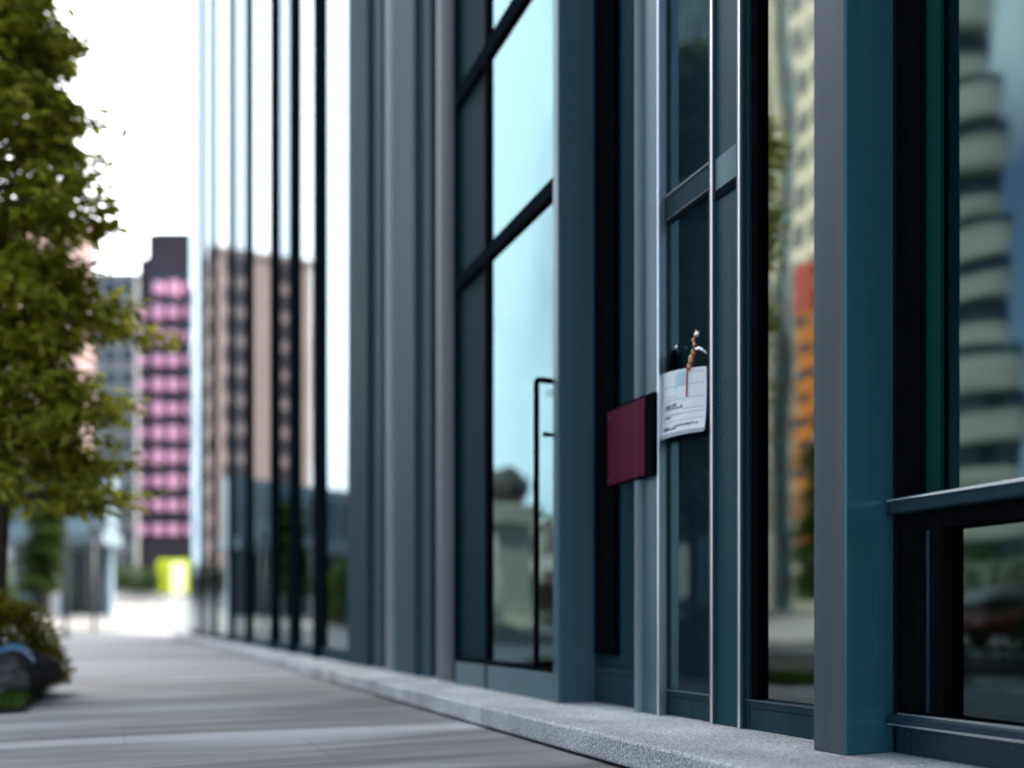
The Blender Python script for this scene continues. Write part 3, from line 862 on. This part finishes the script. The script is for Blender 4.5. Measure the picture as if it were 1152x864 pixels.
def crown_r(t, az):
    r = 0.86 if t < 0.5 else 0.86 - 0.62 * (t - 0.5)
    if t < 0.12: r = 0.98 - 0.5 * t
    return r * (0.95 + 0.2 * math.sin(az * 2 + t * 9)) * (1.0 if math.cos(az) > -0.2 else 0.6)
tb = P(2, 0, 7.2)
tree = make_tree(Vector((tb.x - 0.08, tb.y, 0.06)), 7.2, crown_r, 110, 68, 0.105,
                 'slender olive green street tree with thin dark trunk at the left edge of the footpath', z0=1.80, twigs=((150, 148, 7.1, 14), (143, 190, 7.1, 12), (146, 218, 7.2, 12), (118, 300, 7.1, 16), (132, 500, 7.1, 22), (126, 470, 7.2, 22), (105, 60, 7.1, 10)))

def make_bush(c, r, h, n, label, m, name='bush', leaf=0.05, cat='bush', group=None):
    root = empty(name, (c[0], c[1], c[2]), label, cat, group)
    bm = bmesh.new()
    pts = []
    for k in range(14):
        az = k * 2.4; rr = r * 0.6 * random.random() + .05
        e = Vector((c[0] + math.cos(az) * rr, c[1] + math.sin(az) * rr, c[2] + h * random.uniform(.6, .9)))
        tube(bm, [(c[0] + random.gauss(0, .03), c[1] + random.gauss(0, .03), c[2] - 0.02), e.lerp(Vector(c), .5), e], [0.012, 0.008, 0.004], 5)
    for _ in range(n):
        d = Vector((random.gauss(0, 1), random.gauss(0, 1), abs(random.gauss(0, 1)) * 1.0)).normalized()
        k = 1 + 0.28 * mnoise.noise(d * 2.6 + Vector(c))
        q = random.uniform(0.5, 1.0) ** 0.5 * k
        pts.append((Vector((c[0] + d.x * r * q, c[1] + d.y * r * q, c[2] + 0.04 + d.z * h * q)), d))
    obj('stems', bm, 'bark', root, smooth=True)
    leaf_mesh('leaves', pts, leaf, m, root)
    return root
q = P(14, 0, 6.95)
make_bush((q.x - 0.08, q.y, 0.05), 0.46, 0.70, 11000, 'rounded olive yellow shrub beside the boulders at the foot of the street tree', 'leaf_bush', leaf=0.045)
make_bush((-1.35, 5.9, 0.0), 0.55, 1.0, 2600, 'dark green shrub standing left of the near footpath before the boulders', 'leaf_dark', leaf=0.06)

def rock(name, c, r, sq, seed, m, label):
    bm = bmesh.new()
    ball(bm, c, r, 4, 0.30, 1.6, sq, seed)
    o = obj(name, bm, m, loc=(c[0], c[1], c[2] - r * sq[2]), smooth=True)
    return tag(o, label, 'rock')
q1 = P(16, 738, 6.55); q2 = P(4, 765, 6.2)
rock('boulder', (q1.x, q1.y, 0.18), 0.28, (0.9, 0.95, 0.72), 3, 'rock_dark', 'dark brown boulder draped with a blue strip under the shrub')
rock('boulder', (q2.x - 0.05, q2.y + 0.12, 0.10), 0.22, (0.95, 1.0, 0.72), 8, 'rock', 'paler grey boulder at the front corner of the planting bed')
bm = bmesh.new()                                                # blue strip lying over the dark boulder
prev = None
for i in range(13):
    t = -1 + 2 * i / 12
    px = 14 + t * 25
    c = P(px, 0, 6.46); zt = 0.18 + 0.205 * math.sqrt(max(0.06, 1 - (t * 0.86) ** 2)) + 0.022
    ring = [bm.verts.new((c.x, c.y - 0.06, zt - 0.03)), bm.verts.new((c.x, c.y + 0.10, zt + 0.012)), bm.verts.new((c.x, c.y + 0.10, zt)), bm.verts.new((c.x, c.y - 0.06, zt - 0.042))]
    if prev:
        for k in range(4): bm.faces.new((prev[k], prev[(k + 1) % 4], ring[(k + 1) % 4], ring[k]))
    else: bm.faces.new(ring)
    prev = ring
bm.faces.new(prev)
tag(obj('tarp_strip', bm, 'tarp', loc=(q1.x, q1.y, 0.4)), 'shiny pale blue strip of sheeting lying over the dark boulder', 'sheeting')

pts = []
for _ in range(11000):
    x = random.uniform(-2.6, PATH_L - 0.06); y = random.uniform(6.36, 7.2) if random.random() < .7 else random.uniform(8, 11.4)
    pts.append((Vector((x, y, 0.03)), Vector((0, 0, 2.2))))
gr = leaf_mesh('grass', pts, 0.07, 'grass', None, flat=1.0, asp=0.10, loc=(-1.4, 9, 0))
tag(gr, 'short green grass edging the planting bed beside the boulders', 'grass', kind='stuff')

# ------------------------------------------------------------------ distance, straight ahead
def face_box(bm, p, ux, uy, a, b, c, d, z0, z1, mi=0):
    """box in a local frame: ux across, uy depth"""
    pts = []
    for x in (a, b):
        for y in (c, d):
            for z in (z0, z1): pts.append(p + ux * x + uy * y + Vector((0, 0, z)))
    vs = [bm.verts.new(v) for v in pts]
    for q_ in ((0, 1, 3, 2), (4, 6, 7, 5), (0, 4, 5, 1), (2, 3, 7, 6), (0, 2, 6, 4), (1, 5, 7, 3)):
        bm.faces.new([vs[i] for i in q_]).material_index = mi
UX = Vector((math.cos(TH), -math.sin(TH), 0)); UY = Vector((math.sin(TH), math.cos(TH), 0))
def px2m(p0, px, Z): return (px - p0) / F_PX * Z

# tower with pink balconies closing the view
Zt = 110.0
p0 = P(154, HOR, Zt); p0.z = 0
gz = rise(p0.y)
twr = empty('balcony_tower', (p0.x, p0.y, gz), 'dark tower with rows of bright pink balconies closing the far end of the footpath', 'building')
topz = lambda py: CZ + (HOR - py) / F_PX * Zt
bm = bmesh.new()
face_box(bm, p0, UX, UY, 0.0, px2m(154, 166, Zt), 0.6, 12, gz, topz(288))
face_box(bm, p0, UX, UY, px2m(154, 166, Zt), px2m(154, 330, Zt), 0, 12, gz, topz(262))
obj('wall', bm, 'aubergine', twr)
bm = bmesh.new()
face_box(bm, p0, UX, UY, px2m(154, 172, Zt), px2m(154, 215, Zt), 1, 8, topz(262), topz(257))
obj('roof', bm, 'aubergine', twr)
k = 0
for py in range(326, 620, 27):
    for (xa, xb, hh) in ((158, 166, 11), (175.5, 185, 15), (192, 202, 15), (211, 221, 13)):
        if k == 0 and xa < 170: continue
        hh *= random.uniform(0.75, 1.12)
        bm = bmesh.new()
        face_box(bm, p0, UX, UY, px2m(154, xa, Zt), px2m(154, xb, Zt), -0.9, 0.0 if xa > 170 else 0.6, topz(py + hh / 2), topz(py - hh / 2))
        obj('balcony', bm, 'pink', twr)
    k += 1
bm = bmesh.new()
for py in range(326, 620, 27):
    face_box(bm, p0, UX, UY, px2m(154, 172, Zt), px2m(154, 300, Zt), -0.06, 0.0, topz(py - 9), topz(py - 17))
obj('window_band', bm, 'win_dark', twr)

def block(name, label, px0, px1, pyt, Z, m, wm, rows, cols, dep=10, gap=0.35, cat='building', ux=UX, uy=UY):
    p = P(px0, HOR, Z); p.z = 0
    g0 = rise(p.y)
    r = empty(name, (p.x, p.y, g0), label, cat)
    wd = (px1 - px0) / F_PX * Z; zt = CZ + (HOR - pyt) / F_PX * Z
    bm = bmesh.new(); face_box(bm, p, ux, uy, 0, wd, 0, dep, g0, zt); obj('wall', bm, m, r)
    bm = bmesh.new(); face_box(bm, p, ux, uy, -0.2, wd + 0.2, -0.2, dep + .2, zt, zt + 0.5); obj('parapet', bm, m, r)
    rh = (zt - g0 - 2) / rows; cw = wd / cols
    for i in range(rows):
        for j in range(cols):
            bm = bmesh.new()
            face_box(bm, p, ux, uy, cw * (j + gap / 2), cw * (j + 1 - gap / 2), -0.05, 0.1, g0 + 2 + rh * (i + .25), g0 + 2 + rh * (i + .8))
            obj('window', bm, wm, r)
    return r
block('concrete_block', 'plain grey concrete block of flats left of the pink balconied tower', 96, 153, 311, 135.0, 'concrete', 'win_dark', 14, 3, 12)
# salmon building across, seen mirrored in the far curtain wall
def street_block(name, label, x, y0, y1, zt, m, wm, rows, cols, dep=8, cat='building', wy=0.3, side=True):
    r = empty(name, (x, (y0 + y1) / 2, 0), label, cat)
    obj('wall', B(x - dep, x, y0, y1, 0, zt), m, r)
    obj('parapet', B(x - dep - .15, x + .15, y0 - .15, y1 + .15, zt, zt + .5), m, r)
    rh = (zt - 2) / rows; cw = (y1 - y0) / cols
    for i in range(rows):
        for j in range(cols):
            obj('window', B(x - 0.1, x + 0.06, y0 + cw * (j + wy / 2), y0 + cw * (j + 1 - wy / 2), 2 + rh * (i + .28), 2 + rh * (i + .85)), wm, r)
    if side:
        nc = max(2, int(dep / 3.2)); cw = dep / nc
        for i in range(rows):
            for j in range(nc):
                obj('window', B(x - dep + cw * (j + .25), x - dep + cw * (j + .75), y0 - 0.06, y0 + 0.1, 2 + rh * (i + .28), 2 + rh * (i + .85)), wm, r)
    return r
street_block('salmon_flats', 'tall salmon pink block of flats with a dark window grid behind the slender street tree', -2.6, 84, 92, 34, 'salmon', 'win_brown', 12, 3, 9, wy=0.6)

# low pale blue pavilion on the left
pv = P(-150, HOR, 44.0); pv.z = 0
gp = rise(pv.y)
pav = empty('glass_pavilion', (pv.x, pv.y, gp), 'low pale blue pavilion with dark doorways and white posts left of the path end', 'building')
Zp = 44.0
m_ = lambda px: (px + 150) / F_PX * Zp
h_ = lambda py: CZ + (HOR - py) / F_PX * Zp
bm = bmesh.new(); face_box(bm, pv, UX, UY, 0, m_(116), 0.5, 1.6, h_(610), h_(525)); obj('upper_wall', bm, 'pale_blue', pav)
bm = bmesh.new(); face_box(bm, pv, UX, UY, 0, m_(122), -0.6, 1.5, h_(612), h_(600)); obj('canopy', bm, 'pale_blue', pav)
bm = bmesh.new(); face_box(bm, pv, UX, UY, 0.0, m_(112), 1.2, 1.6, 0, h_(612)); obj('wall', bm, 'pale_blue', pav)
for a_, b_ in ((-100, -60), (-40, 2), (24, 50), (64, 104)):
    bm = bmesh.new(); face_box(bm, pv, UX, UY, m_(a_), m_(b_), 1.1, 1.3, 0.05, h_(618)); obj('door', bm, 'win_dark', pav)
for a_ in (-120, -50, 10, 60):
    bm = bmesh.new(); face_box(bm, pv, UX, UY, m_(a_), m_(a_ + 7), -0.3, 0.0, 0, h_(612)); obj('post', bm, 'white', pav)
for k in range(4):
    bm = bmesh.new(); face_box(bm, pv, UX, UY, m_(-140 + 54 * k), m_(-140 + 54 * k + 44), 0.42, 0.6, h_(590), h_(540)); obj('window', bm, 'win_teal', pav)

# dark bollard-like lamp columns by the path end
for i, (px, pyt, Z, lab) in enumerate(((74, 548, 33.0, 'taller black lamp column beside the pavilion canopy'), (106, 600, 37.0, 'shorter black lamp column nearer the yellow sign'))):
    b0 = P(px, HOR, Z)
    zt = CZ + (HOR - pyt) / F_PX * Z
    r = empty('lamp_column', (b0.x, b0.y, rise(b0.y)), lab, 'lamp column', 'black lamp columns at the path end')
    bm = bmesh.new(); tube(bm, [(b0.x, b0.y, rise(b0.y) - .05), (b0.x, b0.y, 0.4), (b0.x, b0.y, zt)], [0.11, 0.07, 0.055], 12); obj('pole', bm, 'postblack', r, smooth=True)
    bm = bmesh.new(); tube(bm, [(b0.x, b0.y, zt), (b0.x, b0.y, zt + .06), (b0.x, b0.y, zt + .3), (b0.x, b0.y, zt + .36)], [0.08, 0.15, 0.15, 0.07], 14); obj('lamp_head', bm, 'postblack', r)

# far hedge on the rise
def hedge(name, x0, x1, y, d, h, label, n=5000, m='leaf_dark', leaf=0.22):
    r = empty(name, ((x0 + x1) / 2, y, rise(y)), label, 'hedge')
    pts = []
    for _ in range(n):
        x = random.uniform(x0, x1); yy = y + random.uniform(-d, d)
        hh = h * (0.8 + 0.25 * mnoise.noise(Vector((x * .5, yy * .5, 0))))
        z = hh * random.random() ** .5
        pts.append((Vector((x, yy, rise(yy) + z)), Vector((0, -0.4, .5))))
    bm = bmesh.new()
    nst = max(6, int((x1 - x0) / .6))
    for k in range(nst):
        x = x0 + (x1 - x0) * (k + .5) / nst
        tube(bm, [(x, y, rise(y) - .05), (x + .1, y, rise(y) + h * .5), (x, y, rise(y) + h * .75)], [.05, .035, .015], 5)
    obj('stems', bm, 'bark', r, smooth=True)
    leaf_mesh('leaves', pts, leaf, m, r)
    return r
hedge('hedge', -8.0, 9.0, 77.5, 1.0, 2.6, 'dark clipped hedge below the pink tower at the top of the rise', 7000)
hedge('hedge', -3.4, 2.0, 60, 0.7, 2.3, 'dark green hedge left of the glowing yellow sign', 6000, leaf=0.16)
hedge('hedge', -4.3, -3.3, 3.0, 4.0, 0.9, 'low dark hedge between the near footpath and the road', 5000, leaf=0.09)
hedge('hedge', -18.0, -16.5, 44, 9.0, 2.4, 'long green hedge on the far side of the road', 9000, leaf=0.2)

hedge('hedge', -16.5, -15.0, 15, 6.0, 3.0, 'tall green hedge across the road opposite the nearest window', 6000, leaf=0.2, m='leaf_mid')
for (x_, y_, h_2) in ((-5.2, 44.0, 3.0), (-6.8, 43.0, 4.2), (-8.2, 41.5, 3.4)):
    make_bush((x_, y_, rise(y_)), 0.9, h_2, 2600, {30: 'shortest', 42: 'tallest', 34: 'middling'}[round(h_2 * 10)] + ' green shrub in the row before the pale blue pavilion', 'leaf_mid', leaf=0.2, group='shrubs before the pavilion')
# illuminated yellow sign
Zs = 62.0
ps = P(175, HOR, Zs); zb_ = CZ + (HOR - 668) / F_PX * Zs; zt_ = CZ + (HOR - 629) / F_PX * Zs
ps.z = 0
sg = empty('yellow_sign', (ps.x + 1, ps.y, rise(ps.y)), 'glowing lime yellow sign with a white lit panel at the end of the footpath', 'sign')
bm = bmesh.new(); face_box(bm, ps, UX, UY, 0, 0.040 * Zs, 0, 0.3, zb_, zt_); bmesh.ops.bevel(bm, geom=bm.edges[:], offset=0.14, segments=3, affect='EDGES'); obj('cabinet', bm, 'lime', sg)
bm = bmesh.new(); face_box(bm, ps, UX, UY, 0.017 * Zs, 0.034 * Zs, -0.06, 0.0, zb_ + .08, zt_ - .25); bmesh.ops.bevel(bm, geom=bm.edges[:], offset=0.025, segments=2, affect='EDGES'); obj('lit_panel', bm, 'lamp', sg)
bm = bmesh.new(); face_box(bm, ps, UX, UY, 0.006 * Zs, 0.009 * Zs, 0.08, 0.22, rise(ps.y) - .1, zb_ + .05); face_box(bm, ps, UX, UY, 0.031 * Zs, 0.034 * Zs, 0.08, 0.22, rise(ps.y) - .1, zb_ + .05); obj('legs', bm, 'postblack', sg)

# ------------------------------------------------------------------ across the road (seen in the glass)
# round terraced tower
tw = empty('terraced_tower', (-49, 41, 0), 'cream terraced tower with dark curved floor bands mirrored in the nearest window', 'building')
fl = 3.0
for i in range(17):
    z = i * fl
    off = max(0, i - 4) * 0.32
    yn, yf = 37.9 + off + (0.6 if i % 3 == 0 else 0), 50.0
    def rr(e, x1):
        n = 12
        poly = [(-56, yf + 9.5), (-56, yn - e + 9.5)]
        for k in range(n + 1):
            t = math.pi * k / n
            poly.append((x1 - 3 + 3 * math.sin(t), (yn - e + yf) / 2 - (yf - yn + e) / 2 * math.cos(t)))
        out_ = []
        for p in poly:
            if not out_ or abs(p[0] - out_[-1][0]) + abs(p[1] - out_[-1][1]) > 1e-4: out_.append(p)
        return out_
    bm = bmesh.new(); prism(bm, rr(0.0, -44.0), z + 1.3, z + fl); obj('storey_glazing', bm, 'win_teal', tw)
    bm = bmesh.new(); prism(bm, rr(0.5, -43.2), z, z + 1.299 + 0.75 * ((i * 7) % 3) / 2); obj('balcony_band', bm, 'tower_cream', tw)
street_block('cream_block', 'tall cream block of flats carrying the orange banner across the road', -45.0, 51.5, 57.3, 58, 'cream', 'win_dark', 18, 3, 8)
street_block('dark_block', 'dark teal office block with a cream pier beside the cream flats', -45.1, 57.5, 70.0, 60, 'win_teal', 'win_dark', 18, 4, 8)
dk = bpy.data.objects['dark_block']
obj('pier', B(-45.05, -44.6, 59.2, 60.9, 0, 60), 'cream', dk)
ban = empty('hanging_banner', (-44.5, 55.4, 7), 'tall orange banner with dark bars hung on the cream flats across the road', 'banner')
obj('cloth', B(-44.8, -44.7, 54.3, 56.5, 7, 25), 'orange', ban)
obj('red_top', B(-44.8, -44.7, 54.3, 56.5, 25.01, 29), 'orangered', ban)
bm = bmesh.new()
for k in range(9): box(bm, -44.69, -44.64, 54.3 + 0.3 * (k % 3), 56.5 - .4 * (k % 2), 8 + k * 2.0, 8.7 + k * 2.0)
obj('bar', bm, 'postblack', ban)
street_block('dark_backdrop', 'dark slate block added across the road to darken the glass behind the notice', -30.0, 47.6, 55.5, 48, 'win_teal', 'win_dark', 15, 4, 4.5)  # added so the bay D glass mirrors something dark instead of bright sky
street_block('cream_house', 'low cream two storey house beside the stone monument', -19.0, 46, 66, 6.2, 'pale_stone', 'win_brown', 2, 6, 8)

street_block('dark_reflector', 'unseen dark navy block added behind the viewpoint to darken column reflections', -30.0, -46, -14, 62, 'win_dark', 'win_dark', 3, 2, 8, side=False)  # added out of view: darkens the upper reflection on the blue column
street_block('pale_reflector', 'unseen low pale block added behind the viewpoint to brighten column reflections', -21.0, -40, -10, 9.5, 'reflector_teal', 'win_teal', 2, 6, 6, side=False)  # added out of view: gives the blue column a brighter low reflection
# stone monument
mo = empty('stone_monument', (-10.6 - 5, 34.5, 0), 'stone monument with a rounded dark boulder on a beige pedestal across the road', 'monument')
mx_, my_ = -14.2, 43.6
mo.location = (mx_, my_, 0)
bm = bmesh.new(); box(bm, mx_ - 1.5, mx_ + 1.5, my_ - 1.5, my_ + 1.5, 0, .5, .05); box(bm, mx_ - 1.0, mx_ + 1.0, my_ - 1.0, my_ + 1.0, .51, 5.6, .05); box(bm, mx_ - 1.35, mx_ + 1.35, my_ - 1.35, my_ + 1.35, 5.61, 6.7, .08); obj('pedestal', bm, 'pale_stone', mo)
bm = bmesh.new(); ball(bm, (mx_, my_, 7.75), 1.1, 4, .2, 1.5, (.9, 1, 1.0), 4); obj('boulder', bm, 'rock', mo, smooth=True)

# street trees beyond, copies of the first with their own places
kids = {}
for o in bpy.data.objects:
    if o.parent: kids.setdefault(o.parent, []).append(o)
spots = [(-6.0, 39.5, 1.25, 'green tree before the pale blue pavilion, nearer the footpath'),
         (-3.3, 46.0, 1.2, 'green tree close beside the right end of the pale blue pavilion'),
         (-16.0, 80, 1.1, 'green tree left of the road beyond the hedge, nearest the monument'),
         (-17.0, 92, 1.3, 'green tree left of the road farthest beyond the hedge'),
         (-17.5, 24, 1.0, 'green tree across the road opposite the boulders')]
for x, y, s, lab in spots:
    c = copy_tree(tree, kids)
    c.location = (x, y, rise(y)); c.scale = (s, s, s * (0.75 if y < 50 and y > 30 else 1)); c.rotation_euler = (0, 0, x)
    for k_ in bpy.data.objects:
        if k_.parent == c and k_.name.startswith('crown'):
            k_.material_slots[0].link = 'OBJECT'; k_.material_slots[0].material = M['leaf_mid']
    c['label'] = lab; c['group'] = 'trees across the road'

# parked cars across the road
def car(c, paint, label, heading=0.0):
    r = empty('parked_car', (0, 0, 0), label, 'car', 'cars parked across the road')
    low = [(-2.1, .32), (2.15, .32), (2.2, .62), (2.05, .80), (1.15, .93), (-1.75, .98), (-2.1, .85), (-2.15, .55)]
    cab = [(-1.75, .97), (1.15, .92), (0.45, 1.40), (-0.1, 1.46), (-1.15, 1.44)]
    def side(poly, w0, w1):
        bm = bmesh.new()
        zmx = max(z for _, z in poly); zmn = min(z for _, z in poly)
        wv = lambda z: w0 + (w1 - w0) * (z - zmn) / (zmx - zmn)
        L = [bm.verts.new((-wv(z), y, z)) for y, z in poly]; Q = [bm.verts.new((wv(z), y, z)) for y, z in poly]
        bm.faces.new(L); bm.faces.new(Q[::-1])
        for i in range(len(poly)): bm.faces.new((L[i], L[(i + 1) % len(poly)], Q[(i + 1) % len(poly)], Q[i]))
        return bm
    bm = side(low, .88, .86); bmesh.ops.bevel(bm, geom=bm.edges[:], offset=.05, segments=3, affect='EDGES'); obj('body', bm, paint, r, smooth=True)
    bm = side(cab, .82, .62); bmesh.ops.bevel(bm, geom=bm.edges[:], offset=.04, segments=2, affect='EDGES'); obj('cabin_glass', bm, 'carglass', r, smooth=True)
    obj('roof', B(-.60, .60, -1.1, .38, 1.425, 1.475, .02), paint, r)
    for sx in (-1, 1):
        for yy in (-1.35, 1.35):
            bm = bmesh.new(); tube(bm, [(sx * .70, yy, .32), (sx * .74, yy, .32), (sx * .88, yy, .32), (sx * .90, yy, .32)], [.29, .32, .32, .28], 20)
            wv = obj('wheel', bm, 'tyre', r)
            bm = bmesh.new(); tube(bm, [(sx * .895, yy, .32), (sx * .915, yy, .32)], [.2, .17], 16); obj('rim', bm, 'rim', wv)
        obj('headlight', B(sx * .62 - .14, sx * .62 + .14, 2.08, 2.19, .62, .74, .02), 'lamp' if False else 'white', r)
    r.location = c
    r.rotation_euler = (0, 0, heading)
    return r
car((-12.7, 13.5, 0), 'red_car', 'red hatchback parked across the road')
car((-12.7, 26.0, 0), 'teal_car', 'pale teal hatchback parked across the road', math.pi)
pt = empty('terracotta_pot', (-3.0, 5.4, 0), 'tall terracotta pot beside the low dark hedge', 'plant pot')
bm = bmesh.new(); tube(bm, [(-3.0, 5.4, 0), (-3.0, 5.4, .5), (-3.0, 5.4, .52), (-3.0, 5.4, .6)], [.16, .24, .27, .27], 20); obj('pot', bm, 'terracotta', pt, smooth=False)
bm = bmesh.new(); ball(bm, (-3.0, 5.4, .62), .22, 3, .3, 3, (1, 1, .8), 2); obj('soil', bm, 'soil', pt)
